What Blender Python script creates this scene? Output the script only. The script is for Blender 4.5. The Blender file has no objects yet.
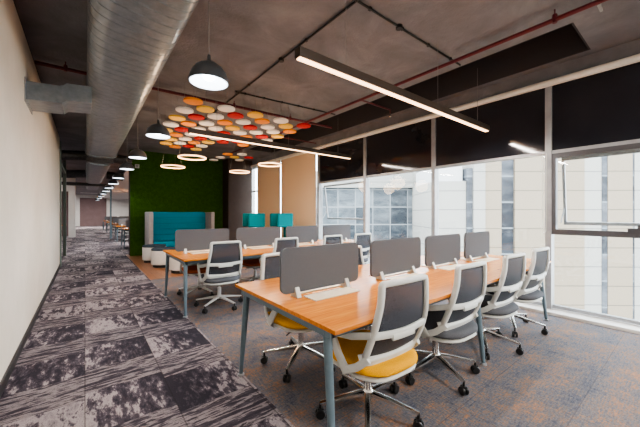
import bpy, bmesh, math, random
from mathutils import Vector, Matrix
random.seed(7)
PI = math.pi
COL = bpy.context.scene.collection

# ------------------------------------------------------------------ materials
def mat(name, color=(.8, .8, .8), rough=.5, metal=0.0, emit=None, estr=0.0, spec=.5, coat=0.0):
    m = bpy.data.materials.new(name); m.use_nodes = True
    b = m.node_tree.nodes['Principled BSDF']
    b.inputs['Base Color'].default_value = (*color, 1)
    b.inputs['Roughness'].default_value = rough
    b.inputs['Metallic'].default_value = metal
    b.inputs['Specular IOR Level'].default_value = spec
    b.inputs['Coat Weight'].default_value = coat
    b.inputs['Coat Roughness'].default_value = .08
    if emit:
        b.inputs['Emission Color'].default_value = (*emit, 1)
        b.inputs['Emission Strength'].default_value = estr
    return m

class NT:
    """small node-tree helper"""
    def __init__(s, m):
        s.m = m; s.t = m.node_tree; s.n = s.t.nodes; s.l = s.t.links
        s.b = s.n['Principled BSDF']; s.co = s.n.new('ShaderNodeTexCoord').outputs['Object']
    def set(s, sock, v):
        if hasattr(v, 'is_output') or isinstance(v, bpy.types.NodeSocket): s.l.new(v, sock)
        else: sock.default_value = v
    def map(s, scale=(1, 1, 1), loc=(0, 0, 0), src=None):
        n = s.n.new('ShaderNodeMapping'); s.l.new(src or s.co, n.inputs['Vector'])
        n.inputs['Scale'].default_value = scale; n.inputs['Location'].default_value = loc
        return n.outputs[0]
    def noise(s, vec, scale=5, detail=4, rough=.5, dist=0.0):
        n = s.n.new('ShaderNodeTexNoise'); s.l.new(vec, n.inputs['Vector'])
        n.inputs['Scale'].default_value = scale; n.inputs['Detail'].default_value = detail
        n.inputs['Roughness'].default_value = rough; n.inputs['Distortion'].default_value = dist
        return n.outputs['Fac']
    def ramp(s, fac, stops, interp='LINEAR'):
        n = s.n.new('ShaderNodeValToRGB'); s.l.new(fac, n.inputs[0]); r = n.color_ramp
        r.interpolation = interp
        while len(r.elements) < len(stops): r.elements.new(.5)
        for e, (p, c) in zip(r.elements, stops):
            e.position = p; e.color = (*c, 1) if len(c) == 3 else c
        return n.outputs[0]
    def math(s, op, a, b=0.0, c=None):
        n = s.n.new('ShaderNodeMath'); n.operation = op
        s.set(n.inputs[0], a); s.set(n.inputs[1], b)
        if c is not None: s.set(n.inputs[2], c)
        return n.outputs[0]
    def mix(s, fac, a, b, mode='MIX'):
        n = s.n.new('ShaderNodeMix'); n.data_type = 'RGBA'; n.blend_type = mode
        s.set(n.inputs[0], fac)
        for i, v in ((6, a), (7, b)):
            s.set(n.inputs[i], v if isinstance(v, bpy.types.NodeSocket) else (*v, 1))
        return n.outputs[2]
    def sep(s):
        n = s.n.new('ShaderNodeSeparateXYZ'); s.l.new(s.co, n.inputs[0]); return n.outputs
    def comb(s, x, y, z=0.0):
        n = s.n.new('ShaderNodeCombineXYZ')
        for i, v in enumerate((x, y, z)): s.set(n.inputs[i], v)
        return n.outputs[0]
    def white(s, vec):
        n = s.n.new('ShaderNodeTexWhiteNoise'); n.noise_dimensions = '3D'; s.l.new(vec, n.inputs['Vector']); return n.outputs['Value']
    def color(s, c): s.l.new(c, s.b.inputs['Base Color'])
    def rough(s, c): s.l.new(c, s.b.inputs['Roughness'])
    def bump(s, h, strength=.3, dist=.01):
        n = s.n.new('ShaderNodeBump'); n.inputs['Strength'].default_value = strength
        n.inputs['Distance'].default_value = dist
        s.l.new(h, n.inputs['Height']); s.l.new(n.outputs[0], s.b.inputs['Normal'])

def noisy(name, c1, c2, scale=40, rough=.8, bump=.3, dist=.004, stretch=(1, 1, 1), **k):
    m = mat(name, c1, rough, **k); t = NT(m)
    f = t.noise(t.map(stretch), scale, 5, .6)
    t.color(t.ramp(f, [(.3, c1), (.7, c2)])); t.bump(f, bump, dist); return m

M = {}
# ---- floor: dark aisle carpet, woven orange-blue carpet and a strip of timber floor
def carpet_aisle():
    m = mat('aisle_carpet', rough=.95, spec=.15); t = NT(m); x, y, z = t.sep()
    cx = t.math('FLOOR', t.math('MULTIPLY', x, 2.0))
    odd = t.math('FLOORED_MODULO', cx, 2.0)
    yy = t.math('ADD', y, t.math('MULTIPLY', t.white(t.comb(cx, 3.0)), .25))
    fy = t.math('FRACT', t.math('ADD', t.math('MULTIPLY', yy, 1.06), t.math('MULTIPLY', odd, .12)))
    cy = t.math('FLOOR', t.math('ADD', t.math('MULTIPLY', yy, 1.06), t.math('MULTIPLY', odd, .12)))
    rnd = t.white(t.comb(cx, cy))
    off = t.comb(t.math('MULTIPLY', rnd, 9.0), t.math('MULTIPLY', rnd, 5.0))
    va = t.n.new('ShaderNodeVectorMath'); t.l.new(t.co, va.inputs[0]); t.l.new(off, va.inputs[1])
    blot = t.noise(t.map((9.5, 3.4, 1), src=va.outputs[0]), 1.5, 10, .72, .12)      # ragged patches inside the block
    streak = t.noise(t.map((1.5, 8.5, 1)), 1.6, 10, .68, .15)                # streaks across the aisle
    half = t.math('FRACT', t.math('MULTIPLY', x, 2.0))
    side = t.math('MULTIPLY', t.math('SUBTRACT', t.white(t.comb(cx, cy, 7.0)), .5), .5)
    lean = t.math('MULTIPLY', t.math('SUBTRACT', half, .5), side)
    blot2 = t.math('ADD', t.math('ADD', blot, lean), t.math('MULTIPLY', t.math('SUBTRACT', rnd, .55), .14))
    fine = t.noise(t.co, 160, 3, .7)
    dk = (.030, .027, .036); md = (.085, .072, .088); lt = (.34, .30, .30)
    A = t.ramp(blot2, [(.40, dk), (.50, md), (.56, lt), (.66, (.24, .21, .22)), (.74, md)])
    B = t.ramp(streak, [(.34, md), (.40, dk), (.475, (.075, .065, .078)), (.51, (.27, .235, .24)), (.545, (.20, .175, .18)), (.57, dk), (.63, md)])
    inb = t.math('GREATER_THAN', fy, .44)
    c = t.mix(inb, B, A)
    # mottling and faint seams
    seam = t.math('LESS_THAN', t.math('MINIMUM', half, t.math('SUBTRACT', 1.0, half)), .008)
    c = t.mix(t.math('MULTIPLY', seam, .5), c, (.02, .018, .02))
    c = t.mix(.75, c, t.ramp(fine, [(.25, (.45, .45, .45)), (.75, (1.5, 1.5, 1.5))]), 'MULTIPLY')
    big = t.noise(t.co, 1.1, 4, .6)
    c = t.mix(.5, c, t.ramp(big, [(.3, (.6, .58, .62)), (.7, (1.3, 1.22, 1.2))]), 'MULTIPLY')
    t.color(c); t.bump(fine, .5, .004); return m
def carpet_desk():
    m = mat('desk_carpet', rough=.85, spec=.3); t = NT(m); x, y, z = t.sep()
    a = t.noise(t.map((4, 26, 1)), 3.4, 6, .75); b = t.noise(t.map((26, 4, 1)), 3.4, 6, .75)
    big = t.noise(t.map((1, 1.3, 1)), 3.6, 9, .74, .3); fine = t.noise(t.co, 75, 5, .8)
    w = t.math('ADD', t.math('MULTIPLY', a, .34), t.math('ADD', t.math('MULTIPLY', b, .34), t.math('MULTIPLY', big, .32)))
    c = t.ramp(w, [(.38, (.024, .030, .048)), (.45, (.078, .086, .114)), (.495, (.130, .122, .130)), (.525, (.150, .120, .112)), (.555, (.27, .135, .075)), (.62, (.32, .175, .10))])
    c = t.mix(.7, c, t.ramp(fine, [(.3, (.35, .35, .35)), (.7, (1.6, 1.6, 1.6))]), 'MULTIPLY')
    g = t.math('MINIMUM', t.math('FRACT', t.math('MULTIPLY', x, 2.0)), t.math('FRACT', t.math('MULTIPLY', y, 2.0)))
    c = t.mix(t.math('MULTIPLY', t.math('LESS_THAN', g, .012), .4), c, (.04, .035, .035))
    t.color(c); t.bump(fine, .5, .004); return m
def timber():
    m = mat('timber_floor', rough=.35); t = NT(m); x, y, z = t.sep()
    p = t.math('FLOOR', t.math('MULTIPLY', x, 7.0)); r = t.white(t.comb(p, 1.0))
    g = t.noise(t.map((14, 1.5, 1)), 3, 5, .6, .4)
    c = t.ramp(g, [(.3, (.20, .075, .03)), (.7, (.36, .15, .065))])
    c = t.mix(.6, c, t.ramp(r, [(0, (.75, .75, .75)), (1, (1.2, 1.2, 1.2))]), 'MULTIPLY')
    gap = t.math('LESS_THAN', t.math('FRACT', t.math('MULTIPLY', x, 7.0)), .03)
    t.color(t.mix(gap, c, (.05, .02, .01))); return m
def desk_wood():
    m = mat('desk_wood', rough=.22, spec=.5); t = NT(m); x, y, z = t.sep()
    g = t.noise(t.map((1.2, 16, 16)), 2.2, 7, .62, .7); g2 = t.noise(t.map((2, 60, 60)), 2, 4, .6)
    c = t.ramp(g, [(.3, (.42, .125, .016)), (.5, (.60, .205, .026)), (.7, (.72, .29, .048))])
    c = t.mix(.35, c, t.ramp(g2, [(.3, (.72, .66, .6)), (.7, (1.15, 1.15, 1.15))]), 'MULTIPLY')
    p = t.math('FLOOR', t.math('MULTIPLY', y, 8.0)); q = t.math('FLOOR', t.math('ADD', t.math('MULTIPLY', x, 1.1), t.white(t.comb(p, 4.0))))
    c = t.mix(.5, c, t.ramp(t.white(t.comb(p, q)), [(0, (.82, .8, .78)), (1, (1.15, 1.15, 1.15))]), 'MULTIPLY')
    t.color(c); t.rough(t.ramp(g, [(0, (.19, .19, .19)), (1, (.28, .28, .28))])); return m
def moss():
    m = mat('artificial_grass', rough=.9, spec=.15); t = NT(m)
    f = t.noise(t.co, 95, 3, .7); b = t.noise(t.co, 9, 5, .65); v = t.noise(t.map((30, 30, 9)), 3, 4, .6)
    c = t.ramp(f, [(.25, (.018, .055, .004)), (.55, (.065, .17, .010)), (.8, (.16, .32, .03))])
    c = t.mix(.8, c, t.ramp(b, [(.3, (.55, .6, .5)), (.7, (1.15, 1.1, 1.0))]), 'MULTIPLY')
    t.color(c); t.bump(t.math('ADD', f, v), .9, .03); return m
def plaster():
    m = mat('ceiling_plaster', rough=.85, spec=.3); t = NT(m)
    a = t.noise(t.co, 1.7, 8, .62, .5); b = t.noise(t.map((1, 1.8, 1)), 1.3, 4, .55); f = t.noise(t.co, 34, 4, .6)
    c = t.ramp(a, [(.3, (.160, .155, .172)), (.55, (.215, .210, .230)), (.75, (.285, .280, .302))])
    c = t.mix(.5, c, t.ramp(b, [(.3, (.85, .85, .85)), (.7, (1.12, 1.12, 1.12))]), 'MULTIPLY')
    t.color(c); t.bump(t.math('ADD', t.math('MULTIPLY', b, .4), t.math('ADD', a, t.math('MULTIPLY', f, .3))), .55, .04); return m
def galvanised():
    m = mat('galvanised_steel', rough=.42, metal=.35, coat=.4); t = NT(m)
    a = t.noise(t.co, 14, 4, .6); s = t.noise(t.map((3, 30, 3)), 2, 3, .6)
    t.color(t.ramp(a, [(.3, (.17, .20, .23)), (.7, (.25, .285, .32))]))
    t.rough(t.ramp(s, [(.3, (.30, .30, .30)), (.7, (.48, .48, .48))])); return m
def facade(name, base, seam, sx, sz, ang=0.0, jitter=.15):
    m = mat(name, base, .7, spec=.2); t = NT(m); x, y, z = t.sep()
    gx = t.math('FRACT', t.math('MULTIPLY', x, sx)); gz = t.math('FRACT', t.math('MULTIPLY', z, sz))
    ln = t.math('MAXIMUM', t.math('LESS_THAN', gx, .03 if sx > .2 else .012), t.math('LESS_THAN', gz, .05))
    r = t.white(t.comb(t.math('FLOOR', t.math('MULTIPLY', x, sx)), t.math('FLOOR', t.math('MULTIPLY', z, sz))))
    lo = tuple(c * (1 - jitter) for c in base); hi = tuple(min(1, c * (1 + jitter)) for c in base)
    t.color(t.mix(ln, t.ramp(r, [(0, lo), (1, hi)]), seam)); return m
def glass_facade(name, dark, light, seam, sx, sz):
    m = mat(name, dark, .5, spec=.12); t = NT(m); x, y, z = t.sep()
    gx = t.math('FRACT', t.math('MULTIPLY', x, sx)); gz = t.math('FRACT', t.math('MULTIPLY', z, sz))
    ln = t.math('MAXIMUM', t.math('LESS_THAN', gx, .05), t.math('LESS_THAN', gz, .06))
    r = t.white(t.comb(t.math('FLOOR', t.math('MULTIPLY', x, sx)), t.math('FLOOR', t.math('MULTIPLY', z, sz))))
    n = t.noise(t.map((1, 1, 2)), .6, 6, .65, .8)
    f = t.math('ADD', t.math('MULTIPLY', r, .35), t.math('MULTIPLY', n, .75))
    mid = tuple((a + b) / 2 for a, b in zip(dark, light))
    t.color(t.mix(ln, t.ramp(f, [(.35, dark), (.55, mid), (.72, light)]), seam)); return m
def fabric(name, c, rough=.9):
    return noisy(name, tuple(v * .82 for v in c), tuple(min(1, v * 1.15) for v in c), 260, rough, .35, .002, spec=.2)
def glass():
    m = bpy.data.materials.new('window_glass'); m.use_nodes = True; t = m.node_tree; t.nodes.clear()
    o = t.nodes.new('ShaderNodeOutputMaterial'); mx = t.nodes.new('ShaderNodeMixShader')
    tr = t.nodes.new('ShaderNodeBsdfTransparent'); gl = t.nodes.new('ShaderNodeBsdfGlossy'); lw = t.nodes.new('ShaderNodeLayerWeight'); fr = t.nodes.new('ShaderNodeMath'); fr.operation = 'POWER'; fr.inputs[1].default_value = 5; fm = t.nodes.new('ShaderNodeMath'); fm.operation = 'MULTIPLY_ADD'; fm.inputs[1].default_value = .8; fm.inputs[2].default_value = .035; t.links.new(lw.outputs['Facing'], fr.inputs[0]); t.links.new(fr.outputs[0], fm.inputs[0])
    tr.inputs[0].default_value = (.93, .95, .95, 1); gl.inputs['Roughness'].default_value = .02
    t.links.new(fm.outputs[0], mx.inputs[0]); t.links.new(tr.outputs[0], mx.inputs[1]); t.links.new(gl.outputs[0], mx.inputs[2])
    t.links.new(mx.outputs[0], o.inputs[0]); return m
def blind():
    m = mat('tan_blind', (.80, .60, .42), .85); t = NT(m); o = t.n['Material Output']
    tr = t.n.new('ShaderNodeBsdfTranslucent'); tr.inputs[0].default_value = (.85, .64, .45, 1)
    mx = t.n.new('ShaderNodeMixShader'); mx.inputs[0].default_value = .16
    t.l.new(t.b.outputs[0], mx.inputs[1]); t.l.new(tr.outputs[0], mx.inputs[2]); t.l.new(mx.outputs[0], o.inputs[0]); return m
def mesh_fabric(name, c):
    m = mat(name, c, .7, spec=.3); t = NT(m)
    x, y, z = t.sep()
    f = t.noise(t.map((1, 1, 1)), 300, 2, .6)
    t.color(t.ramp(f, [(.3, tuple(v * .75 for v in c)), (.7, tuple(v * 1.25 for v in c))]))
    t.b.inputs['Alpha'].default_value = .80; return m

M['aisle'] = carpet_aisle(); M['desk_carpet'] = carpet_desk(); M['timber'] = timber()
M['wood'] = desk_wood(); M['moss'] = moss(); M['plaster'] = plaster(); M['duct'] = galvanised()
M['wall'] = noisy('painted_wall', (.68, .62, .54), (.74, .68, .60), 3, .85, .08, .01)
M['wall_white'] = noisy('white_wall', (.62, .61, .60), (.70, .69, .68), 3, .85, .05, .01)
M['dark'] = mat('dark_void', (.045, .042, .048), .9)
M['black'] = mat('black_paint', (.016, .016, .017), .5)
M['brown'] = noisy('brown_column', (.045, .027, .021), (.058, .035, .027), 8, .7, .1, .01)
M['mauve'] = noisy('mauve_wall', (.15, .10, .105), (.19, .13, .135), 2, .8, .05, .01)
M['base'] = mat('dark_baseboard', (.03, .028, .03), .5)
M['alu'] = noisy('anodised_aluminium', (.27, .28, .30), (.38, .39, .41), 6, .42, .03, .01, metal=.15)
M['alu_dark'] = mat('dark_frame', (.085, .085, .095), .4, metal=.3)
M['rail'] = mat('cream_rail', (.88, .82, .75), .45)
M['tint'] = noisy('dark_tinted_panel', (.016, .016, .021), (.022, .022, .028), 2, .09, .02, .01, spec=.6)
M['blind'] = blind()
M['glass'] = glass()
M['red'] = mat('red_pipe', (.11, .008, .016), .4)
M['steel_leg'] = noisy('slate_powder_coat', (.10, .145, .18), (.12, .17, .205), 20, .38, .02, .002)
M['white_pl'] = noisy('white_plastic', (.53, .54, .52), (.57, .58, .56), 30, .4, .03, .002)
M['mesh'] = mesh_fabric('charcoal_back_mesh', (.052, .057, .072))
M['seat_y'] = fabric('yellow_fabric', (.74, .36, .008))
M['seat_g'] = fabric('grey_fabric', (.105, .11, .125))
M['seat_o'] = fabric('rust_fabric', (.34, .075, .022))
M['chrome'] = mat('polished_aluminium', (.78, .77, .75), .16, metal=1.0)
M['white_base'] = mat('pale_base', (.55, .55, .55), .35, metal=.3)
M['caster'] = mat('black_caster', (.012, .012, .013), .35)
M['screen'] = fabric('grey_screen_fabric', (.115, .122, .136))
M['screen_edge'] = mat('screen_edge', (.06, .06, .065), .5)
M['clip'] = mat('white_clip', (.62, .61, .58), .35, metal=.2)
M['flap'] = noisy('cream_flap', (.66, .55, .40), (.74, .63, .48), 30, .4, .05, .002, stretch=(1, 12, 1))
M['lamp'] = mat('pendant_metal', (.12, .13, .145), .32, metal=.5)
M['lamp_in'] = mat('pendant_inner', (.85, .87, .9), .5, emit=(.80, .90, 1.0), estr=1.6)
M['bulb'] = mat('pendant_bulb', (1, 1, 1), .5, emit=(.88, .94, 1.0), estr=8)
M['ring'] = mat('ring_light', (1, .8, .6), .5, emit=(1.0, .50, .22), estr=3.0)
M['strip'] = mat('warm_diffuser', (1, .8, .6), .5, emit=(1.0, .62, .36), estr=3.2)
M['housing'] = mat('bronze_housing', (.085, .066, .055), .35, metal=.4)
M['cable'] = mat('thin_cable', (.25, .24, .24), .5, metal=.3)
M['d_o'] = noisy('orange_felt', (.85, .27, .035), (.92, .32, .05), 60, .9, .2, .002)
M['d_w'] = noisy('white_felt', (.86, .82, .78), (.92, .88, .84), 60, .9, .2, .002)
M['d_y'] = noisy('amber_felt', (.86, .52, .08), (.92, .58, .12), 60, .9, .2, .002)
M['d_r'] = noisy('red_felt', (.44, .012, .014), (.52, .018, .018), 60, .9, .2, .002)
M['teal'] = fabric('teal_upholstery', (.012, .33, .47))
M['teal_dk'] = fabric('deep_teal_upholstery', (.004, .19, .22))
M['sofa_side'] = fabric('light_grey_upholstery', (.50, .46, .46))
M['drum'] = noisy('white_drum', (.66, .62, .57), (.72, .68, .63), 20, .5, .05, .003)
M['stool_top'] = fabric('dark_stool_cushion', (.045, .06, .075))
M['white_ceil'] = mat('white_ceiling', (.55, .54, .53), .8)
M['hvac'] = noisy('flexible_duct', (.05, .05, .055), (.09, .09, .095), 20, .45, .1, .01, metal=.6)
M['cream'] = facade('cream_cladding', (.235, .195, .15), (.12, .105, .085), .02, .62, jitter=.03)
M['palecl'] = facade('pale_cladding', (.28, .275, .26), (.15, .15, .15), .12, .62, jitter=.03)
M['gl_b'] = glass_facade('glass_curtain_wall', (.028, .036, .046), (.15, .17, .19), (.22, .235, .25), .5, .5)
M['gl_s'] = glass_facade('glass_window_strip', (.024, .028, .036), (.12, .13, .15), (.16, .18, .2), .3, .45)
M['ground'] = noisy('dusty_ground', (.30, .24, .17), (.20, .20, .13), .3, .95, .1, .1)

# ------------------------------------------------------------------ mesh helpers
class MB:
    def __init__(s): s.b = bmesh.new(); s.mi = 0; s.smooth_faces = []
    def _f(s, vs, smooth=False):
        try: f = s.b.faces.new(vs)
        except ValueError: return
        f.smooth = smooth; f.material_index = s.mi
    def box(s, x0, x1, y0, y1, z0, z1, M4=None):
        ps = [Vector((x, y, z)) for z in (z0, z1) for y in (y0, y1) for x in (x0, x1)]
        if M4 is not None: ps = [M4 @ p for p in ps]
        v = [s.b.verts.new(p) for p in ps]
        for q in ((0, 2, 3, 1), (4, 5, 7, 6), (0, 1, 5, 4), (2, 6, 7, 3), (0, 4, 6, 2), (1, 3, 7, 5)): s._f([v[i] for i in q])
        return s
    def loft(s, rings, closed=False, caps=True, smooth=True):
        vr = [[s.b.verts.new(p) for p in r] for r in rings]; n = len(vr[0]); m = len(vr)
        for i in range(m if closed else m - 1):
            a, b = vr[i], vr[(i + 1) % m]
            for j in range(n): s._f([a[j], a[(j + 1) % n], b[(j + 1) % n], b[j]], smooth)
        if caps and not closed:
            s._f(list(reversed(vr[0]))); s._f(vr[-1])
        return s
    def sweep(s, pts, w, h=None, up=(0, 0, 1), closed=False, n=None, scale=None, caps=True):
        """w,h half sizes; n sides -> round; without n a rounded rectangle. up = direction of h"""
        pts = [Vector(p) for p in pts]; h = w if h is None else h; up = Vector(up); rings = []; m = len(pts)
        for i, p in enumerate(pts):
            if closed: t = pts[(i + 1) % m] - pts[i - 1]
            else: t = pts[min(i + 1, m - 1)] - pts[max(i - 1, 0)]
            t.normalize(); sd = t.cross(up)
            if sd.length < 1e-4: sd = t.cross(Vector((0, 1, 0)))
            sd.normalize(); u2 = sd.cross(t); u2.normalize()
            k = scale[i] if scale else 1.0
            if n: r = [p + (sd * math.cos(2 * PI * j / n) * w + u2 * math.sin(2 * PI * j / n) * h) * k for j in range(n)]
            else:
                c = .62; r = [p + (sd * a * w + u2 * b * h) * k for a, b in ((1, c), (c, 1), (-c, 1), (-1, c), (-1, -c), (-c, -1), (c, -1), (1, -c))]
            rings.append(r)
        return s.loft(rings, closed, caps, True)
    def cyl(s, c, r, z0, z1, n=16, r2=None):
        return s.lathe(c, [(r, z0), (r if r2 is None else r2, z1)], n)
    def lathe(s, c, prof, n=24, cap=True, closed=False):
        rings = [[Vector((c[0] + r * math.cos(2 * PI * j / n), c[1] + r * math.sin(2 * PI * j / n), z)) for j in range(n)] for r, z in prof]
        return s.loft(rings, closed, cap, True)
    def rod(s, a, b, r, n=8): return s.sweep([a, b], r, r, n=n)
    def build(s, name, m, parent=None, bevel=0, sub=0, solid=0, autos=True):
        me = bpy.data.meshes.new(name); bmesh.ops.recalc_face_normals(s.b, faces=s.b.faces); s.b.to_mesh(me); s.b.free()
        for q in (m if isinstance(m, (list, tuple)) else [m]): me.materials.append(q)
        o = bpy.data.objects.new(name, me); COL.objects.link(o)
        if parent: o.parent = parent
        if autos:
            try: me.set_sharp_from_angle(angle=math.radians(50))
            except Exception: pass
        if solid:
            d = o.modifiers.new('s', 'SOLIDIFY'); d.thickness = solid; d.offset = 0
        if bevel:
            d = o.modifiers.new('b', 'BEVEL'); d.width = bevel; d.segments = 2; d.limit_method = 'ANGLE'; d.angle_limit = math.radians(40)
        if sub:
            d = o.modifiers.new('u', 'SUBSURF'); d.levels = sub; d.render_levels = sub
        return o

def tag(o, label=None, cat=None, group=None, kind=None):
    for k, v in (('label', label), ('category', cat), ('group', group), ('kind', kind)):
        if v: o[k] = v
    return o
def empty(name, loc=(0, 0, 0), rz=0.0):
    o = bpy.data.objects.new(name, None); o.location = loc; o.rotation_euler = (0, 0, rz); o.empty_display_size = .1
    COL.objects.link(o); return o
def copy_tree(o, parent=None):
    kids = list(o.children); c = o.copy(); COL.objects.link(c); c.parent = parent
    for k in kids: copy_tree(k, c)
    return c
def struct(name, mb, m, **k):
    return tag(mb.build(name, m, **k), kind='structure')
ORD = ['first', 'second', 'third', 'fourth', 'fifth', 'sixth', 'seventh', 'eighth', 'ninth', 'tenth', 'eleventh', 'twelfth']

# ------------------------------------------------------------------ dimensions
XL, XW = -.49, 4.95        # left wall, window line
ZC = 3.3                   # slab ceiling
YB = -3.0                  # wall behind the camera
YG = 10.9                  # grass wall
YE = 40.0                  # far end
EDGE = 1.02                # aisle carpet edge

# ------------------------------------------------------------------ room shell
struct('floor_aisle', MB().box(-5, EDGE, YB, YE, -.1, 0), M['aisle'])
struct('floor_desks', MB().box(EDGE, XW + .15, YB, 6.75, -.1, 0), M['desk_carpet'])
struct('floor_timber', MB().box(EDGE, XW + .15, 6.75, YG + .4, -.1, 0), M['timber'])
struct('floor_annex', MB().box(EDGE, 5.35, YG + .4, YE, -.1, 0), M['aisle'])
# slab with a long recess beside the windows
RX0, RX1, RY0, RY1 = 3.97, 4.80, .80, 8.6
c = MB()
c.box(-5, RX0, YB, YE, ZC, ZC + .5); c.box(RX1, XW + .4, YB, YG + .4, ZC, ZC + .5)
c.box(RX0, RX1, YB, RY0, ZC, ZC + .5); c.box(RX0, RX1, RY1, YG + .4, ZC, ZC + .5)
c.box(RX0, 5.5, YG + .4, YE, ZC, ZC + .5)
struct('ceiling', c, M['plaster'])
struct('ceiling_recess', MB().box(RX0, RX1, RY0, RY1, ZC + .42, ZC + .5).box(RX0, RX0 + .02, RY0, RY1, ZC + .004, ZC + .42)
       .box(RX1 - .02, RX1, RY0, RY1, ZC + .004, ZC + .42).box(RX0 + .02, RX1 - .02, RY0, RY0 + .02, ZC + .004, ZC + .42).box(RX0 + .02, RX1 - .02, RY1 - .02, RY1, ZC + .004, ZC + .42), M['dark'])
# left wall with its upper edge stopping short of the slab
struct('wall_left', MB().box(XL - .14, XL, YB, 9.75, 0, 3.17), M['wall'])
struct('wall_gap_shade', MB().box(XL - .14, XL - .03, YB, 9.75, 3.17, ZC), M['dark'])  # dark strip closing the gap over the wall, its shade put into the colour
struct('baseboard_left', MB().box(XL, XL + .015, YB, 9.75, 0, .08), M['base'])
struct('wall_back', MB().box(-5, XW + .4, YB - .15, YB, 0, ZC + .3), M['wall'])
struct('wall_far_left', MB().box(-5.15, -5, YB, YE, 0, ZC + .3), M['wall_white'])
struct('wall_end', MB().box(-.42, 1.83, YE - .1, YE + .15, 0, 2.96), M['mauve'])
struct('trim_2', MB().box(-5, 1.83, YE, YE + .15, 0, ZC), M['wall_white'])
struct('wall_annex_end', MB().box(1.83, 5.35, YE, YE + .15, 0, ZC), M['wall_white'])
struct('wall_annex_right', MB().box(5.35, 5.5, YG + .4, YE, 0, ZC), M['wall_white'])
struct('ceiling_annex', MB().box(1.25, 5.35, YG + .5, YE, 2.95, 3.02), M['white_ceil'])
# glazed partition end post and wall return past the left wall
g = tag(MB().box(XL - .05, XL + .03, 9.76, 9.86, 0, 3.1).box(XL - .05, XL + .03, 12.2, 12.28, 0, 3.1).box(XL - .04, XL + .02, 9.86, 12.2, 2.55, 2.62).build('trim_3', mat('green_grey_frame', (.14, .18, .16), .5)), kind='structure')
struct('wall_aisle_pier', MB().box(-.72, -.42, 21.5, 21.8, 0, 2.55), M['wall_white'])
struct('trim_4', MB().box(-5, -.42, 21.5, 21.8, 2.55, 3.3), M['wall_white'])
struct('wall_dark_panel', MB().box(-5, -.74, 23, 23.15, 0, 2.6), M['mauve'])
# grass wall: a displaced sheet with its backing
gw = MB(); NX, NZ = 150, 130
X0, X1 = 1.10, 4.0
vs = [[gw.b.verts.new((X0 + (X1 - X0) * i / NX, YG - random.random() * .022, ZC * j / NZ)) for j in range(NZ + 1)] for i in range(NX + 1)]
for i in range(NX):
    for j in range(NZ): gw._f([vs[i][j], vs[i + 1][j], vs[i + 1][j + 1], vs[i][j + 1]], True)
struct('wall_grass', gw, M['moss'], autos=False)
struct('wall_grass_backing', MB().box(X0, XW + .2, YG + .005, YG + .4, 0, ZC), M['brown'])
struct('wall_brown_column', MB().box(4.02, 4.93, 10.38, YG + .004, 0, ZC), M['brown'])

# ------------------------------------------------------------------ windows
YM = [-2.1, -.42, 1.25, 2.94, 4.61, 6.30, 8.17, 9.84, 10.9]     # mullion positions
ZH, ZB = 3.10, 2.15
struct('wall_window_head', MB().box(XW - .02, XW + .4, YB, YG + .4, ZH, ZC), M['plaster'])
struct('trim_window_rail', MB().sweep([(XW - .07, YB, ZH - .035), (XW - .07, 10.3, ZH - .035)], .045, .045, n=12), M['rail'])
struct('trim_window_sill', MB().box(XW - .20, XW + .2, YB, 10.38, 0, .035), mat('pale_sill', (.62, .60, .57), .6))
struct('wall_window_blank', MB().box(XW - .02, XW + .4, YB, YM[0], 0, ZH), M['wall'])
for i in range(len(YM) - 1):
    y0, y1 = YM[i], YM[i + 1]
    tan = 5 <= i <= 6
    f = MB().box(XW - .05, XW + .08, y1 - .035, y1 + .035, 0.0, ZH)
    f.box(XW, XW + .06, y0 + .035, y1 - .035, .05, .09)
    if i == 0: f.box(XW - .05, XW + .08, y0 - .03, y0 + .03, 0, ZH)
    if not tan: f.box(XW - .03, XW + .04, y0 + .035, y1 - .035, ZB - .03, ZB + .015)
    w = tag(f.build('window_%d' % (i + 1), M['alu']), kind='structure')
    MB().box(XW + .03, XW + .04, y0 + .035, y1 - .035, .09, ZH).build('pane', M['glass'], w)
    if not tan and i != 7: MB().box(XW - .012, XW + .0, y0 + .035, y1 - .035, ZB + .015, ZH).build('dark_panel', M['tint'], w)
    if i in (1, 4):
        if i == 1:
            fr = MB().box(XW - .035, XW + .05, y0 + .035, y1 - .035, 1.04, 1.11).box(XW - .035, XW + .05, y0 + .035, y1 - .035, 2.06, 2.12)
            fr.box(XW - .035, XW + .05, y1 - .08, y1 - .035, 1.11, 2.06).box(XW - .035, XW + .05, y0 + .035, y0 + .08, 1.11, 2.06)
            fr.build('transom_frame', M['alu_dark'], w)
        # sash hung at its top and pushed out at the foot
        T = Matrix.Translation((XW + .055, 0, 2.06)) @ Matrix.Rotation(-.13, 4, 'Y')
        s = MB(); zb = -.90
        s.box(0, .035, y0 + .12, y1 - .12, zb, zb + .04, T).box(0, .035, y0 + .12, y1 - .12, -.04, 0, T)
        s.box(0, .035, y0 + .12, y0 + .15, zb, 0, T).box(0, .035, y1 - .15, y1 - .12, zb, 0, T)
        sh = s.build('sash', M['alu'], w)
        MB().rod((XW + .03, y1 - .12, 1.20), (XW + .17, y1 - .13, 1.42), .008).build('stay', M['alu'], w)
        if i == 1: MB().box(XW - .06, XW - .03, y0 + .8, y0 + .92, 1.11, 1.15).box(XW - .075, XW - .05, y0 + .78, y0 + .84, 1.15, 1.19).build('latch', M['alu_dark'], w)
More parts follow.
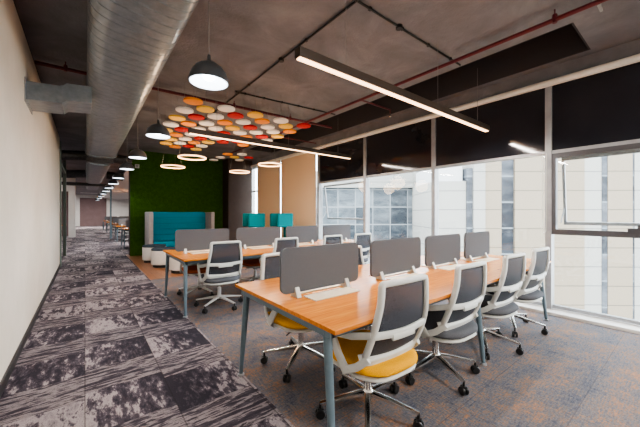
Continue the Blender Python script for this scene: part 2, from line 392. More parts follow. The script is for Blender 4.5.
# hanging blind cord loop by the big mullion
cl = [(XW - .06, 1.305, 2.14 - k * .19) for k in range(6)]
tag(MB().sweep(cl + [(XW - .06, 1.295, 1.06), (XW - .06, 1.27, 1.08)] + [(XW - .06, 1.265, p[2]) for p in reversed(cl)], .004, .004, n=6).build('blind_cord', M['white_pl']),
    'thin white looped blind cord hanging beside the window post nearest the camera', 'blind cord')
for (y0, y1, lb) in ((6.36, 8.14, 'tan full-height roller blind nearer the open window panes'), (8.225, 9.80, 'tan full-height roller blind next to the brown column')):
    b = MB().box(XW - .075, XW - .070, y0, y1, .12, 3.03).build('roller_blind', M['blind'])
    MB().sweep([(XW - .06, y0, ZH - .075), (XW - .06, y1, ZH - .075)], .025, n=10).build('roller_tube', M['rail'], b)
    MB().box(XW - .082, XW - .064, y0, y1, .09, .12).build('bottom_bar', M['rail'], b)
    tag(b, lb, 'blind', 'tan roller blinds')

# ------------------------------------------------------------------ things: task chair
def bez(p, n=8):
    out = []; P = [Vector(q) for q in p]
    if len(P) == 3:
        for i in range(n + 1):
            t = i / n; out.append(P[0] * (1 - t) ** 2 + P[1] * 2 * t * (1 - t) + P[2] * t * t)
    return out
def back_pt(u, v):
    """point of the back surface: u -1..1 across, v 0..1 up"""
    hw = .222 + .012 * math.sin(PI * min(1, v * 1.3)) - .032 * v
    lean = .02 * math.sin(v * PI) * -1
    y = -.190 - .142 * v + .03 * (v - .25) ** 2 * 2 + lean - .020 * (1 - u * u) * (1.0 - .5 * v)
    return Vector((u * hw, y, .478 + .455 * v))
def rrect(z0, z1, hw, hd, r, cy=0, z_in=.012, n=5):
    """cushion-like loft: rounded rectangle rings"""
    def ring(sx, sy, z, dip=0):
        pts = []
        for cxs, cys, a0 in ((1, 1, 0), (-1, 1, 90), (-1, -1, 180), (1, -1, 270)):
            for k in range(n + 1):
                a = math.radians(a0 + 90 * k / n)
                pts.append(Vector((cxs * (hw * sx - r) + r * math.cos(a), cy + cys * (hd * sy - r) + r * math.sin(a), z)))
        return pts
    return [ring(.93, .93, z0), ring(1, 1, z0 + (z1 - z0) * .3), ring(1, 1, z0 + (z1 - z0) * .65), ring(.96, .96, z1 - z_in * .3), ring(.86, .86, z1)]
def make_chair(seat_mat, base_mat):
    t = empty('task_chair')
    # star base
    for k in range(5):
        a = 2 * PI * k / 5 + PI / 2; d = Vector((math.cos(a), math.sin(a), 0))
        MB().sweep([d * .02 + Vector((0, 0, .142)), d * .12 + Vector((0, 0, .130)), d * .325 + Vector((0, 0, .098))], .021, .014, scale=[1.15, 1, .62]).build('base_leg', base_mat, t)
        c = MB(); s = Vector((-d.y, d.x, 0)); e = d * .32
        for sg in (-1, 1):
            p = e + s * sg * .0155 + Vector((0, 0, .031)); 
            c.sweep([p - s * .009, p - s * .004, p + s * .004, p + s * .009], .031, n=14, up=(0, 0, 1), scale=[.88, 1, 1, .88])
        c.rod(e + Vector((0, 0, .03)), e + Vector((0, 0, .10)), .009)
        c.box(-.02, .02, -.012, .012, .045, .066, Matrix.Translation(e) @ Matrix.Rotation(a, 4, 'Z'))
        c.build('caster', M['caster'], t)
    MB().lathe((0, 0), [(.030, .115), (.038, .125), (.036, .155), (.028, .165)], 18).build('hub', base_mat, t)
    MB().lathe((0, 0), [(.026, .16), (.026, .27), (.014, .272), (.014, .35)], 14).build('gas_column', base_mat, t)
    MB().box(-.075, .075, -.13, .10, .325, .362).sweep([(.07, .06, .345), (.19, .08, .342), (.23, .09, .332)], .006, n=6).build('mechanism', M['caster'], t, bevel=.008)
    # seat
    MB().loft(rrect(.360, .394, .240, .264, .17, -.018)).build('seat_shell', M['white_pl'], t, bevel=.004)
    MB().loft(rrect(.392, .452, .248, .275, .18, -.018)).build('seat', seat_mat, t)
    # back
    loop = []; N = 9
    def cor(u, v): return back_pt(u, v)
    path = []
    r = .10
    for k in range(N): path.append((-1 + r * 1.6 + (2 - r * 3.2) * k / (N - 1), 0.0))
    path += [(1 - r * .45, .03), (1, .09)]
    for k in range(1, N): path.append((1, .09 + .82 * k / N))
    path += [(1, .965), (1 - r * .2, .993)]
    for k in range(N): path.append((1 - r * .7 - (2 - r * 1.4) * k / (N - 1), 1.0))
    path += [(-1 + r * .2, .993), (-1, .965)]
    for k in range(1, N): path.append((-1, .93 - .84 * k / N))
    path += [(-1, .09), (-1 + r * .45, .03)]
    pts = [back_pt(u, v) for u, v in path]
    MB().sweep(pts, .016, .018, up=(0, 1, 0), closed=True).build('back_frame', M['white_pl'], t)
    # wide lower rim of the frame, wrapping forward
    rim = [back_pt(-1, .10) + Vector((-.004, .02, 0))] + [back_pt(-1 + 2 * k / 10, .015 - .03 * math.sin(PI * k / 10)) + Vector((0, -.004, 0)) for k in range(11)] + [back_pt(1, .10) + Vector((.004, .02, 0))]
    MB().sweep(rim, .010, .030, up=(0, 0, 1)).build('lower_rim', M['white_pl'], t)
    bm = MB(); G = 12
    g = [[bm.b.verts.new(back_pt(-.94 + 1.88 * i / G, .02 + .96 * j / G) + Vector((0, .004, 0))) for j in range(G + 1)] for i in range(G + 1)]
    for i in range(G):
        for j in range(G): bm._f([g[i][j], g[i + 1][j], g[i + 1][j + 1], g[i][j + 1]], True)
    bm.build('back_mesh', M['mesh'], t, solid=.006)
    bar = [back_pt(-1 + 2 * k / 12, .375) + Vector((0, -.010, -.012 * math.sin(PI * k / 12))) for k in range(13)]
    lb = MB().sweep(bar, .009, .020, up=(0, 0, 1)).build('lumbar_bar', M['white_pl'], t)
    gr = [back_pt(-.42 + .84 * k / 8, .335) + Vector((0, -.022, -.010)) for k in range(9)]
    MB().sweep(gr, .008, .018, up=(0, 0, 1)).build('lumbar_slider', M['white_pl'], lb)
    # arms
    for s in (-1, 1):
        a = MB()
        a.sweep([(s * .268, .085, .655), (s * .272, .055, .60), (s * .276, -.03, .48), (s * .268, -.095, .395), (s * .215, -.10, .368), (s * .12, -.07, .362)], .029, .011, up=(s * 1.0, .1, .25), scale=[.9, 1, 1, 1.1, 1, .9])
        a.sweep([(s * .274, -.01, .600), (s * .262, -.13, .615), (s * .232, -.26, .652)], .009, .020, up=(0, 0, 1))
        a.sweep([(s * .268, -.09, .408), (s * .250, -.16, .445), (s * .222, -.225, .505)], .009, .022, up=(0, 0, 1))
        ao = a.build('armrest', M['white_pl'], t)
        MB().loft([[Vector((s * .268 + q.x, q.y, q.z)) for q in rg] for rg in rrect(.652, .680, .037, .125, .03, .07, n=3)]).build('arm_pad', M['white_pl'], ao)
    return t
NG = 'task chairs round the office desks'
def put(o, x, y, rz, label, group, base=0):
    for k in o.children:
        if k.name.split('.')[0] in ('base_leg', 'caster'): k.rotation_euler = (0, 0, math.radians(base - 90) - rz)
    o.location = (x, y, 0); o.rotation_euler = (0, 0, rz); tag(o, label, 'chair', group); return o
grey = make_chair(M['seat_g'], M['chrome'])
yel = make_chair(M['seat_y'], M['chrome'])
rust = make_chair(M['seat_o'], M['white_base'])
pale = make_chair(M['seat_g'], M['white_base'])
FN, BN = 'chairs at the front desk', 'chairs at the second desk'
put(yel, 1.47, 1.35, -.05, 'white framed task chair with yellow seat, nearest the camera at the front desk', FN, 78)
put(grey, 2.29, 1.35, -.04, 'grey seated task chair next to the yellow one, near side of front desk', FN, 103)
put(copy_tree(grey), 3.13, 1.345, -.05, 'grey task chair third from the aisle on the near side of the front desk', FN, 66)
put(copy_tree(grey), 3.89, 1.35, -.05, 'grey task chair closest to the windows on the near side of the front desk', FN, 62)
put(copy_tree(yel), 1.50, 2.18, PI + .12, 'yellow seated task chair on the far side of the front desk by the aisle', FN)
put(copy_tree(grey), 2.33, 2.16, PI - .05, 'grey chair on far side of front desk mostly hidden by the second divider screen', FN)
put(copy_tree(grey), 3.14, 2.20, PI + .30, 'grey chair on far side of front desk showing in the gap before the third screen', FN)
put(pale, 1.50, 4.215, -.05, 'grey task chair with pale base facing the second desk beside the aisle', BN)
put(copy_tree(pale), 2.44, 4.22, .0, 'second chair from the aisle on the near side of the second desk', BN)
put(copy_tree(pale), 3.36, 4.20, .02, 'third chair from the aisle on the near side of the second desk', BN)
put(copy_tree(pale), 4.14, 4.21, -.05, 'task chair nearest the windows on the near side of the second desk', BN)
put(rust, 1.46, 5.02, PI - .1, 'rust orange seated chair on far side of second desk by the aisle', BN)
put(copy_tree(rust), 2.46, 5.05, PI, 'rust orange seated chair on far side of second desk, second from the aisle', BN)

# ------------------------------------------------------------------ desks
def screen_mesh(x0, x1, y, z0, z1, th=.022, r=.045):
    n = 6; pts = []
    for cx_, cz_, a0 in ((x1 - r, z1 - r, 0), (x0 + r, z1 - r, 90), (x0 + r, z0 + r, 180), (x1 - r, z0 + r, 270)):
        for k in range(n + 1):
            a = math.radians(a0 + 90 * k / n); pts.append((cx_ + r * math.cos(a), cz_ + r * math.sin(a)))
    mb = MB(); mb.loft([[Vector((px, yy, pz)) for px, pz in pts] for yy in (y - th / 2, y + th / 2)], smooth=False); return mb
def make_desk(x0, x1, y0, y1, scr, labels, desk_label, gname, flaps=True):
    ym = (y0 + y1) / 2
    d = empty('bench_desk', (x0, ym, 0)); L = x1 - x0; hw = (y1 - y0) / 2
    MB().box(0, L, -hw, hw, .715, .74).build('desk_top', M['wood'], d, bevel=.003)
    f = MB(); I = .07
    for yy in (-hw + .09, hw - .09): f.box(.04, L - .04, yy - .02, yy + .02, .668, .715)
    for xx in (.045, L / 2, L - .045): f.box(xx - .02, xx + .02, -hw + .07, hw - .07, .668, .715)
    f.build('under_frame', M['steel_leg'], d)
    for xx, sx in ((.05, -.02), (L / 2, 0), (L - .05, .02)):
        for s in (-1, 1):
            l = MB().sweep([(xx, s * (hw - .12), .70), (xx + sx * .5, s * (hw - .085), .35), (xx + sx, s * (hw - .05), .02)], .026, n=14, scale=[1.0, .86, .62], up=(1, 0, 0)).build('leg', M['steel_leg'], d)
            MB().cyl((xx + sx, s * (hw - .05)), .026, 0, .014).build('foot', M['alu'], l)
    if flaps:
        for a, b in scr:
            fx = (a + b) / 2 - x0
            MB().box(fx - .20, fx + .22, -.175, -.035, .7405, .747).box(fx - .20, fx + .22, .035, .175, .7405, .747).build('cable_flap', M['flap'], d, bevel=.002)
    MB().box(.25, L - .25, -.10, .10, .58, .60).box(.25, L - .25, -.10, -.09, .60, .66).box(.25, L - .25, .09, .10, .60, .66).build('cable_tray', M['steel_leg'], d)
    tag(d, desk_label, 'desk', 'long bench desks')
    for (a, b), lb in zip(scr, labels):
        s = screen_mesh(a, b, ym, .772, 1.085).build('desk_screen', M['screen'])
        tag(s, lb, 'screen', gname)
        for fx in (a + .12 * (b - a) / .7, b - .13 * (b - a) / .7):
            q = MB()
            q.loft([[Vector((fx + dx, ym + yy, z)) for yy, z in ((-.045, .7405), (.045, .7405), (.030, .775), (.014, .808), (-.014, .808), (-.030, .775))] for dx in (-.018, .018)], smooth=False)
            q.build('clip', M['clip'], s, bevel=.003)
    return d
DS = 'grey fabric divider screen on the '
make_desk(.97, 4.50, 1.11, 2.36, [(1.03, 1.76), (1.92, 2.65), (2.75, 3.46), (3.58, 4.25)],
          [DS + 'front desk, at the aisle end', DS + 'front desk, second from the aisle', DS + 'front desk, third from the aisle', DS + 'front desk, closest to the windows'],
          'long timber bench desk with slate legs in the foreground beside yellow chairs', 'divider screens on the front desk')
make_desk(.97, 4.66, 3.98, 5.26, [(1.01, 1.80), (1.92, 2.74), (2.86, 3.58), (3.72, 4.47)],
          [DS + 'second desk, at the aisle end', DS + 'second desk, second from the aisle', DS + 'second desk, third from the aisle', DS + 'second desk, closest to the windows'],
          'long timber bench desk with slate legs behind the front desk', 'divider screens on the second desk')
# small items on the desks
# ------------------------------------------------------------------ lounge
def make_sofa():
    x0, x1, yb, yf = 1.48, 3.42, YG - .06, YG - .86
    t = empty('high_back_sofa', ((x0 + x1) / 2, (yb + yf) / 2, 0)); cx, cy = t.location.x, t.location.y
    def B(*a): return (a[0] - cx, a[1] - cx, a[2] - cy, a[3] - cy, a[4], a[5])
    MB().box(*B(x0 + .12, x1 - .12, yb - .16, yb, .10, 1.37)).build('back_shell', M['teal'], t, bevel=.02)
    q = MB()
    for k in range(5): q.box(*B(x0 + .12, x1 - .12, yb - .22, yb - .155, .46 + .178 * k, .46 + .178 * (k + 1) - .006))
    q.build('back_cushion', M['teal'], t, bevel=.015)
    MB().box(*B(x0 + .12, x1 - .12, yf + .05, yb - .20, .30, .46)).build('seat_cushion', M['teal'], t, bevel=.03)
    MB().box(*B(x0 + .12, x1 - .12, yf + .08, yb - .16, .10, .30)).build('seat_base', M['teal'], t, bevel=.01)
    for a, b in ((x0, x0 + .12), (x1 - .12, x1)):
        MB().box(*B(a, b, yf, yb, .08, 1.37)).build('side_panel', M['sofa_side'], t, bevel=.025)
    for a in (x0 + .1, x1 - .1):
        for b in (yf + .1, yb - .1): MB().cyl((a - cx, b - cy), .02, 0, .10).build('leg', M['black'], t)
    tag(t, 'high-backed turquoise sofa with light grey side panels in front of the grass wall', 'sofa'); return t
make_sofa()
def make_drum(x, y, r, h, lb):
    t = empty('drum_stool', (x, y, 0))
    MB().lathe((0, 0), [(r * .86, 0), (r * .86, .07)], 40).build('plinth', M['black'], t)
    MB().lathe((0, 0), [(r, .07), (r, h - .05)], 48).build('body', M['drum'], t, bevel=.006)
    MB().lathe((0, 0), [(r * .99, h - .05), (r, h - .03), (r * .97, h - .005), (r * .85, h)], 48).build('cushion', M['stool_top'], t)
    tag(t, lb, 'stool', 'white drum stools by the sofa')
make_drum(1.50, 9.25, .29, .46, 'round white drum stool with dark top closest to the sofa and aisle')
make_drum(1.56, 8.30, .29, .46, 'round white drum stool with dark cushion, middle one of the three')
make_drum(1.76, 7.25, .29, .46, 'round white drum stool with dark base partly behind the desk legs')

def make_pod(x, y, rz, lb):
    t = empty('privacy_armchair', (x, y, 0), rz)
    MB().lathe((0, 0), [(.28, 0), (.28, .02), (.04, .04), (.04, .34)], 24).build('pedestal', M['chrome'], t)
    MB().box(-.30, .30, -.32, .24, .34, .46).build('seat', M['teal_dk'], t, bevel=.04)
    MB().box(-.20, .20, .14, .23, .46, 1.0).build('backrest', M['teal_dk'], t, bevel=.03)
    MB().box(-.27, .27, .14, .24, .98, 1.325).build('head_panel', M['teal_dk'], t, bevel=.03)
    for s in (-1, 1): MB().box(min(s * .30, s * .22), max(s * .30, s * .22), -.22, .22, .96, 1.325).build('wing', M['teal_dk'], t, bevel=.03)
    for s in (-1, 1): MB().box(min(s * .36, s * .29), max(s * .36, s * .29), -.28, .20, .46, .62).build('arm', M['teal_dk'], t, bevel=.02)
    tag(t, lb, 'armchair', 'teal winged armchairs by the blinds')
make_pod(3.56, 7.40, -1.72, 'deep teal winged armchair beside the brown column')
make_pod(4.14, 6.94, -1.72, 'deep teal winged armchair in front of the tan blind')

# ------------------------------------------------------------------ annex and far desks: same desk kind, further away
def far_desk(x0, x1, y0, y1, lb, side_lb, ch):
    d = make_desk(x0, x1, y0, y1, [(x0 + .12, x0 + .95), (x0 + 1.1, x0 + 1.95)], [side_lb + ', aisle end screen', side_lb + ', second screen along'], lb, 'screens on the desks down the aisle', flaps=False)
    d['group'] = 'bench desks far down the aisle'
    for k, (cx_, cl_) in enumerate(ch):
        put(copy_tree(pale), cx_, y0 + .2, 0, cl_, 'chairs at the desks down the aisle')
nm = ['nearest', 'second nearest', 'middle', 'second farthest', 'farthest']
for k, yy in enumerate((13.2, 16.4, 20.0, 24.2, 29.0)):
    far_desk(1.12, 3.4, yy, yy + 1.2, 'timber bench desk right of the aisle beyond the grass wall, %s of five' % nm[k],
             'grey screen on the %s aisle desk beyond the grass wall' % nm[k],
             [(1.7, 'pale based chair at the %s of five far right desks, by the aisle' % nm[k]), (2.6, 'pale based chair at the %s of five far right desks, away from aisle' % nm[k])])
for k, yy in enumerate((15.0, 19.6)):
    far_desk(-3.0, -.75, yy, yy + 1.2, 'timber bench desk left of the aisle past the cream wall, %s one' % ('nearer' if k == 0 else 'farther'),
             'grey screen on the %s desk left of the aisle' % ('nearer' if k == 0 else 'farther'), [])

# ------------------------------------------------------------------ ducts
def oval_duct(name, xc, zc, hw, hh, y0, y1, pitch=.125, e=4.0, n=48):
    mb = MB(); rings = []; y = y0; prof = [(0, 0), (.03, -.007), (.07, -.007), (.10, 0), (.55, 0)]
    rr = []
    while y < y1:
        for f, b in prof: rr.append((y + f * pitch, b))
        y += pitch
    rr.append((y1, 0))
    for yy, b in rr:
        r = []
        for j in range(n):
            a = 2 * PI * j / n; ca, sa = math.cos(a), math.sin(a)
            px = math.copysign(abs(ca) ** (2 / e), ca) * (hw + b); pz = math.copysign(abs(sa) ** (2 / e), sa) * (hh + b)
            r.append(Vector((xc + px, yy + pitch * .9 * (px / hw) * .5, zc + pz)))
        rings.append(r)
    return mb.loft(rings, smooth=True)
tr = empty('supply_duct', (.33, 4, 2.95))
def rel(o, t): o.parent = t; o.matrix_parent_inverse = Matrix.Translation(-t.location); return o
o = oval_duct('duct', .33, 2.95, .315, .205, -2.9, 9.3).build('duct_body', M['duct']); rel(o, tr)
o = MB().loft([[Vector((.33 + math.copysign(abs(math.cos(a)) ** .62, math.cos(a)) * w, y, 2.95 + math.copysign(abs(math.sin(a)) ** .62, math.sin(a)) * hh)) for a in [2 * PI * j / 40 for j in range(40)]] for y, w, hh in ((9.25, .34, .23), (9.45, .34, .23))]).build('flange', M['duct']); rel(o, tr)
for yy in (1.2, 5.2, 8.6):
    for xx in (.0, .66):
        o = MB().rod((xx, yy, 2.9), (xx, yy, ZC), .004).build('hanger', M['cable']); rel(o, tr)
tag(tr, 'large ribbed galvanised oval air duct running above the aisle', 'air duct')
b = MB(); b.loft([[Vector((x, y, z)) for y, z in ((4.32, z0 + .05), (4.80, z0 + .05), (4.80, z0 + .24), (4.32, z0 + .24))] for x, z0 in ((XL - .02, 2.46), (-.20, 2.48), (-.16, 2.52), (.06, 2.54))], smooth=False)
br = b.build('branch_duct', M['duct'], bevel=.004)
tag(br, 'short square galvanised duct joining the cream wall to the big duct', 'air duct')
MB().box(-.21, -.195, 4.312, 4.808, 2.522, 2.728).build('flange', M['duct'], br)
MB().box(XL, XL + .008, 4.29, 4.84, 2.48, 2.73).build('wall_collar', M['alu'], br)
# further ducts down the aisle
far = empty('far_duct', (.3, 15, 2.8))
o = oval_duct('d', .30, 2.82, .27, .24, 9.7, 20.0, .25).build('duct_body', M['duct']); rel(o, far)
o = MB().box(.02, .58, 9.45, 9.72, 2.62, 3.14).build('joint_box', M['hvac'], bevel=.01); rel(o, far)
tag(far, 'second length of grey air duct further down the aisle above the pendants', 'air duct')
for k, (yy, z, lb) in enumerate(((10.1, 2.72, 'dark cross duct under the ceiling right after the big duct ends'), (12.6, 2.50, 'dark cross duct crossing the aisle ceiling farther back'))):
    q = MB(); q.sweep([(XL - 1.5, yy, z + .1), (-.4, yy, z + .1), (.02, yy, z + .14)], .13, n=18); q.sweep([(.58, yy, z + .14), (1.06, yy, z + .1)], .13, n=18)
    tag(q.build('cross_duct', M['hvac']), lb, 'air duct', 'dark cross ducts over the aisle')
ct = MB().box(-.9, 1.0, 16.0, 16.3, 2.50, 2.62).build('cable_tray', M['black'])
tag(ct, 'black cable tray crossing the ceiling far down the aisle', 'cable tray')

struct('trim_5', MB().box(1.02, 1.10, 19.0, 19.08, 0, 3.0), M['steel_leg'])
# ------------------------------------------------------------------ pipes and conduits
def clampset(root, pts):
    for p in pts:
        h = MB().rod(p, (p[0], p[1], ZC), .006).build('hanger_rod', M['red'], root)
        MB().lathe((p[0], p[1]), [(.02, p[2] - .03), (.026, p[2]), (.02, p[2] + .05)], 10).build('pipe_clamp', M['red'], h)
p = MB().sweep([(XL, 5.12, 3.205), (4.25, 4.98, 3.205)], .024, n=12).build('sprinkler_pipe', M['red'])
clampset(p, [(-.2, 5.11, 3.205), (2.06, 5.05, 3.205), (3.2, 5.01, 3.205)])
tag(p, 'red sprinkler pipe crossing the room above the coloured discs', 'pipe')
p = MB().sweep([(3.58, -1.5, 3.2), (3.58, 9.4, 3.2)], .022, n=12).build('sprinkler_pipe', M['red'])
clampset(p, [(3.58, .86, 3.2), (3.58, 2.98, 3.2), (3.58, 7.1, 3.2)])
tag(p, 'long red sprinkler pipe running lengthwise beside the ceiling recess', 'pipe')
p = MB().sweep([(3.58, 3.42, 3.18), (4.30, 3.42, 3.18)], .014, n=10).sweep([(4.30, 3.42, 3.18), (4.30, 3.42, 3.11)], .012, n=8).build('branch_pipe', M['red'])
MB().lathe((4.30, 3.42), [(.008, 3.05), (.022, 3.065), (.01, 3.08), (.014, 3.11)], 10).build('sprinkler_head', M['chrome'], p)
tag(p, 'short thin red branch pipe with sprinkler head above the front windows', 'pipe')
p = MB().sweep([(3.58, 6.0, 3.18), (3.58, 6.0, 3.10), (4.6, 6.0, 3.10)], .013, n=10).build('branch_pipe', M['red'])
tag(p, 'thin red branch pipe over the window end of the second desk', 'pipe')
for k, (a, b_, lb) in enumerate((((1.97, -1, ZC - .015), (1.97, 8, ZC - .015), 'black conduit running lengthwise on the ceiling between the pendants and the strip light'),
                                ((.9, 1.95, ZC - .015), (3.90, 1.95, ZC - .015), 'black conduit crossing the ceiling above the front strip light'),
                                ((1.9, 4.62, ZC - .015), (3.9, 4.46, ZC - .015), 'black conduit crossing the ceiling above the colored discs'))):
    q = MB().sweep([a, b_], .011, n=8).build('ceiling_conduit', M['black']); n = 6
    for j in range(n):
        w = Vector(a).lerp(Vector(b_), (j + .5) / n); MB().box(w.x - .014, w.x + .014, w.y - .014, w.y + .014, w.z - .013, ZC).build('saddle', M['black'], q)
    if k < 2: MB().cyl(((a[0] + b_[0]) / 2 + .2 * (k == 1), 1.95 if k == 1 else 3.3), .035, ZC - .035, ZC, 14).build('junction_box', M['black'], q)
    tag(q, lb, 'conduit', 'black ceiling conduits')
# sensor bracket near recess end
q = MB().box(3.62, 3.72, .50, .60, ZC - .03, ZC).rod((3.67, .55, ZC), (3.67, .55, ZC - .10), .01).box(3.60, 3.74, .54, .56, ZC - .12, ZC - .10).build('ceiling_sensor', M['alu'])
tag(q, 'small metal ceiling bracket near the front corner of the dark recess', 'sensor')

# ------------------------------------------------------------------ lights (fixtures)
def linear_light(x0, x1, y, z, lb, ws):
    t = MB().box(x0, x1, y - .035, y + .035, z + .012, z + .085).build('linear_light', M['housing'], bevel=.002)
    MB().box(x0 + .01, x1 - .01, y - .022, y + .022, z + .003, z + .012).build('diffuser', M['strip'], t)
    for x in ws: MB().rod((x, y, z + .085), (x, y, ZC), .0022, 6).build('cable', M['cable'], t)
    tag(t, lb, 'strip light', 'hanging strip lights')
linear_light(1.25, 4.50, 1.86, 2.48, 'long warm hanging strip light over the front desk', (1.75, 3.2, 4.2))
linear_light(1.19, 4.45, 4.60, 2.48, 'long warm hanging strip light over the second desk beneath the discs', (1.6, 2.9, 4.1))

def make_pendant():
    t = empty('pendant_lamp')
    MB().rod((0, 0, .16), (0, 0, ZC - 2.345), .0035, 6).build('cable', M['cable'], t)
    MB().lathe((0, 0), [(.012, .22), (.016, .168), (.03, .163), (.03, .150)], 14).build('cap', M['lamp'], t)
    out = [(.03, .155), (.065, .148), (.102, .122), (.130, .082), (.146, .034), (.150, 0)]
    MB().lathe((0, 0), out + [(.146, 0.002)] + [(r - .006, z - .006) for r, z in reversed(out[:-1])], 36, cap=False, closed=False).build('shade', M['lamp'], t)
    MB().lathe((0, 0), [(.140, .002), (.136, .030), (.120, .074), (.09, .11), (.055, .130), (.01, .136)], 32, cap=False).build('reflector', M['lamp_in'], t)
    MB().lathe((0, 0), [(.005, .022), (.03, .026), (.045, .045), (.048, .06), (.035, .085), (.02, .10)], 20).build('bulb', M['bulb'], t)
    return t
pend = make_pendant()
PY = [2.38, 4.45, 6.40, 8.20, 10.45, 12.6, 14.8, 17.0, 19.4, 22.2, 25.4, 29.0]
for k, y in enumerate(PY):
    o = pend if k == 0 else copy_tree(pend)
    o.location = (.765, y, 2.345)
    tag(o, 'dark dome pendant lamp with bright white inside, %s along the aisle from the camera' % ORD[k], 'pendant lamp', 'dome pendants along the duct')
    L = bpy.data.lights.new('pendant_glow', 'SPOT'); L.energy = 26 if k == 0 else (14 if k == 4 else 42); L.spot_size = math.radians(125); L.spot_blend = .6; L.color = (.90, .95, 1.0); L.shadow_soft_size = .06
    lo = bpy.data.objects.new('pendant_glow', L); lo.location = (o.location.x, y, 2.33); COL.objects.link(lo)

for (x, y, lb) in ((1.45, 6.82, 'glowing ring pendant lower left, in front of the grass wall'), (1.48, 5.50, 'glowing ring pendant just behind the left end of the second strip light'),
                   (2.86, 6.68, 'glowing ring pendant in front of the brown column'), (2.92, 5.33, 'glowing ring pendant in front of the tan blinds')):
    t = empty('ring_light', (x, y, 2.30)); n = 48
    MB().sweep([(math.cos(2 * PI * j / n) * .225, math.sin(2 * PI * j / n) * .225, 0) for j in range(n)], .007, .009, closed=True).build('glowing_ring', M['ring'], t)
    MB().sweep([(math.cos(2 * PI * j / n) * .225, math.sin(2 * PI * j / n) * .225, .019) for j in range(n)], .013, .005, closed=True).build('ring_body', M['housing'], t)
    for j in range(3):
        a = 2 * PI * j / 3 + .5; MB().rod((math.cos(a) * .225, math.sin(a) * .225, .025), (0.0 + math.cos(a) * .05, math.sin(a) * .05, ZC - 2.30), .0018, 5).build('cable', M['cable'], t)
    tag(t, lb, 'ring light', 'ring pendants before the lounge')
    L = bpy.data.lights.new('ring_glow', 'POINT'); L.energy = 14; L.color = (1, .68, .42); L.shadow_soft_size = .2
    lo = bpy.data.objects.new('ring_glow', L); lo.location = (x, y, 2.2); COL.objects.link(lo)

# ------------------------------------------------------------------ acoustic discs
def make_disc(m):
    o = MB().lathe((0, 0), [(.116, 0), (.124, .004), (.124, .026), (.118, .03)], 36).build('acoustic_disc', m)
    MB().rod((0, 0, .03), (0, 0, ZC - 2.85), .0018, 5).build('cable', M['cable'], o)
    return o
proto = {}
names = dict(o='orange', w='white', y='amber', r='red')
cols = ['owywywyw'[:6], 'yroroyy', 'wwwwwwwo', 'rowwror', 'ywyrwywy', 'orwyr', 'wwwor', 'ywryo', 'royw']
for cidx, s in enumerate(cols):
    for k, ch in enumerate(s):
        X = 1.17 + .232 * cidx; Y = (4.30 if cidx % 2 == 0 else 4.52) + .455 * k
        if ch not in proto: proto[ch] = make_disc(M['d_' + ch]); o = proto[ch]
        else: o = copy_tree(proto[ch])
        o.location = (X, Y, 2.85)
        tag(o, '%s round ceiling disc, %s in the %s lengthwise row counted from the duct' % (names[ch], ORD[k], ORD[cidx]), 'acoustic disc', 'coloured discs over the second desk')
for k, (ch, X, Y, lb) in enumerate((('w', 3.22, 7.38, 'frontmost white'), ('o', 2.92, 7.59, 'orange'), ('r', 3.57, 7.72, 'red'), ('y', 3.22, 7.87, 'amber'), ('w', 2.93, 8.15, 'inner white'), ('w', 3.51, 8.23, 'rightmost rear white'), ('w', 2.92, 8.65, 'leftmost white'))):
    o = copy_tree(proto[ch]); o.location = (X, Y, 2.85)
    tag(o, lb + ' disc in the small far cluster above the brown column', 'acoustic disc', 'small far cluster of discs')
q = MB().box(1.22, 1.34, YG - .055, YG - .022, 2.74, 2.86).build('wall_sensor', M['white_pl'], bevel=.01)
MB().cyl((1.28, 0), .03, -.01, .0, 16).build('lens', M['black'], q).matrix_basis = Matrix.Translation((0, YG - .055, 2.80)) @ Matrix.Rotation(PI / 2, 4, 'X')
tag(q, 'small white square sensor box high on the left of the grass wall', 'sensor')

# ------------------------------------------------------------------ outside
th = math.atan(235 / 298); F = Vector((math.sin(th), math.cos(th), 0)); R = Vector((math.cos(th), -math.sin(th), 0))
def facing(name, D, tilt, label):
    o = empty(name, F * D); o.rotation_euler = (0, 0, -th + tilt); tag(o, label, 'building', 'buildings across the street'); return o
def U(px, D): return (px - 320) / 298 * D
def blk(t, name, D, a, b, z0, z1, m, dy=0.0, depth=6):
    return MB().box(U(a, D), U(b, D), dy, dy + depth, z0, z1).build(name, m, t)
D1 = 34.0
b1 = facing('glass_office', D1, .02, 'blue glass curtain walled office building across the street, behind the second desk')
blk(b1, 'glass_facade', D1, 300, 413, -30, 4.25, M['gl_b'])
blk(b1, 'parapet', D1, 296, 413, 4.25, 6.1, M['palecl'], -.4)
blk(b1, 'side_wing', D1, 413, 440, -30, 6.3, M['palecl'], -.8)
D2 = 26.0
b2 = facing('clad_tower', D2, -.03, 'cream panelled tower with dark window strips across the street on the right')
blk(b2, 'low_wing', D2, 432, 464, -30, 4.1, M['palecl'])
blk(b2, 'roof_plant', D2, 436, 462, 4.1, 5.6, mat('roof_plant_grey', (.42, .42, .43), .7), .3)
blk(b2, 'window_strip', D2, 464, 470, -30, 5.2, M['gl_s'], -.1)
blk(b2, 'white_fin', D2, 470, 481, -30, 16, M['palecl'], -.3)
blk(b2, 'cream_bay', D2, 481, 497, -30, 18, M['cream'], -.2)
blk(b2, 'window_strip', D2, 497, 510, -30, 18, M['gl_s'], 0)
blk(b2, 'cream_bay', D2, 510, 576, -30, 18, M['cream'], -.2)
blk(b2, 'white_bay', D2, 576, 593, -30, 18, M['palecl'], -.1)
blk(b2, 'window_strip', D2, 593, 598, -30, 18, M['gl_s'], -.15)
blk(b2, 'cream_bay', D2, 598, 621, -30, 18, M['cream'], -.2)
blk(b2, 'window_strip', D2, 621, 623, -30, 18, M['gl_s'], -.15)
blk(b2, 'white_bay', D2, 623, 634, -30, 18, M['palecl'], -.2)
struct('ground', MB().box(-60, 160, -120, 160, -30.2, -30), M['ground'])

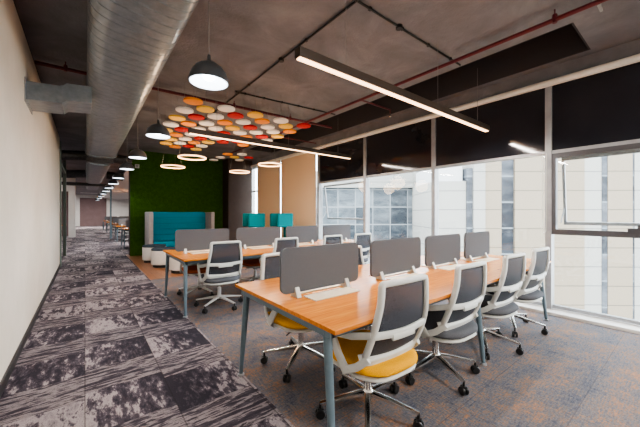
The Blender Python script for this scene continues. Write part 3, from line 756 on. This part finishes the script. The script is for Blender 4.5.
# ------------------------------------------------------------------ light
W = bpy.data.worlds.new('sky'); bpy.context.scene.world = W; W.use_nodes = True
bg = W.node_tree.nodes['Background']; bg.inputs[0].default_value = (.86, .93, 1.0, 1); bg.inputs[1].default_value = 7.0
S = bpy.data.lights.new('sun', 'SUN'); S.energy = 3.0; S.angle = .02; S.color = (1, .96, .9)
so = bpy.data.objects.new('sun', S); so.rotation_euler = Vector((.75, .25, -.75)).to_track_quat('-Z', 'Y').to_euler(); COL.objects.link(so)
def area(name, loc, rot, sx, sy, e, colr=(1, 1, 1), portal=False):
    L = bpy.data.lights.new(name, 'AREA'); L.shape = 'RECTANGLE'; L.size = sx; L.size_y = sy; L.energy = e; L.color = colr
    if portal: L.cycles.is_portal = True
    o = bpy.data.objects.new(name, L); o.location = loc; o.rotation_euler = rot; COL.objects.link(o); return o
area('strip_glow', (2.89, 1.86, 2.44), (0, 0, 0), 3.2, .05, 60, (1, .92, .84))
area('strip_glow', (2.82, 4.60, 2.46), (0, 0, 0), 3.1, .05, 50, (1, .92, .84))
# added fill lights with panels: behind the camera, annex, left bays, aisle end
for x, y, z, e in ((.3, -1.6, 3.25, 90), (2.6, -1.6, 3.25, 110), (3.0, 15, 2.93, 240), (3.0, 25, 2.93, 260), (-2.6, 13, 3.2, 60), (-2.6, 20, 3.2, 60), (.3, 35, 3.2, 420)):
    p_ = MB().box(x - .62, x + .62, y - .32, y + .32, z + .004, z + .03).build('fill_light_panel', M['white_ceil'])
    tag(p_, 'flat white panel of an added fill light at %s' % {(.3, -1.6): 'the aisle side behind the viewpoint', (2.6, -1.6): 'the window side behind the viewpoint', (3.0, 15): 'the near part of the annex', (3.0, 25): 'the far part of the annex', (-2.6, 13): 'the near left bay', (-2.6, 20): 'the far left bay', (.3, 35): 'the far end of the aisle'}[(x, y)], 'fill light')
    area('added_fill_light', (x, y, z), (0, 0, 0), 1.2, .6, e, (1, .95, .88))

# ------------------------------------------------------------------ camera
cam = bpy.data.cameras.new('camera'); cam.sensor_width = 36; cam.lens = 298 / 640 * 36; cam.clip_end = 500
co = bpy.data.objects.new('camera', cam); co.location = (0, 0, 1.32); co.rotation_euler = (PI / 2, 0, -th); COL.objects.link(co)
sc = bpy.context.scene; sc.camera = co
sc.view_settings.view_transform = 'AgX'; sc.view_settings.look = 'AgX - Medium High Contrast'; sc.view_settings.exposure = .62
sc.cycles.use_denoising = True
sc.cycles.max_bounces = 8; sc.cycles.diffuse_bounces = 4; sc.cycles.transparent_max_bounces = 12; sc.cycles.sample_clamp_indirect = 6
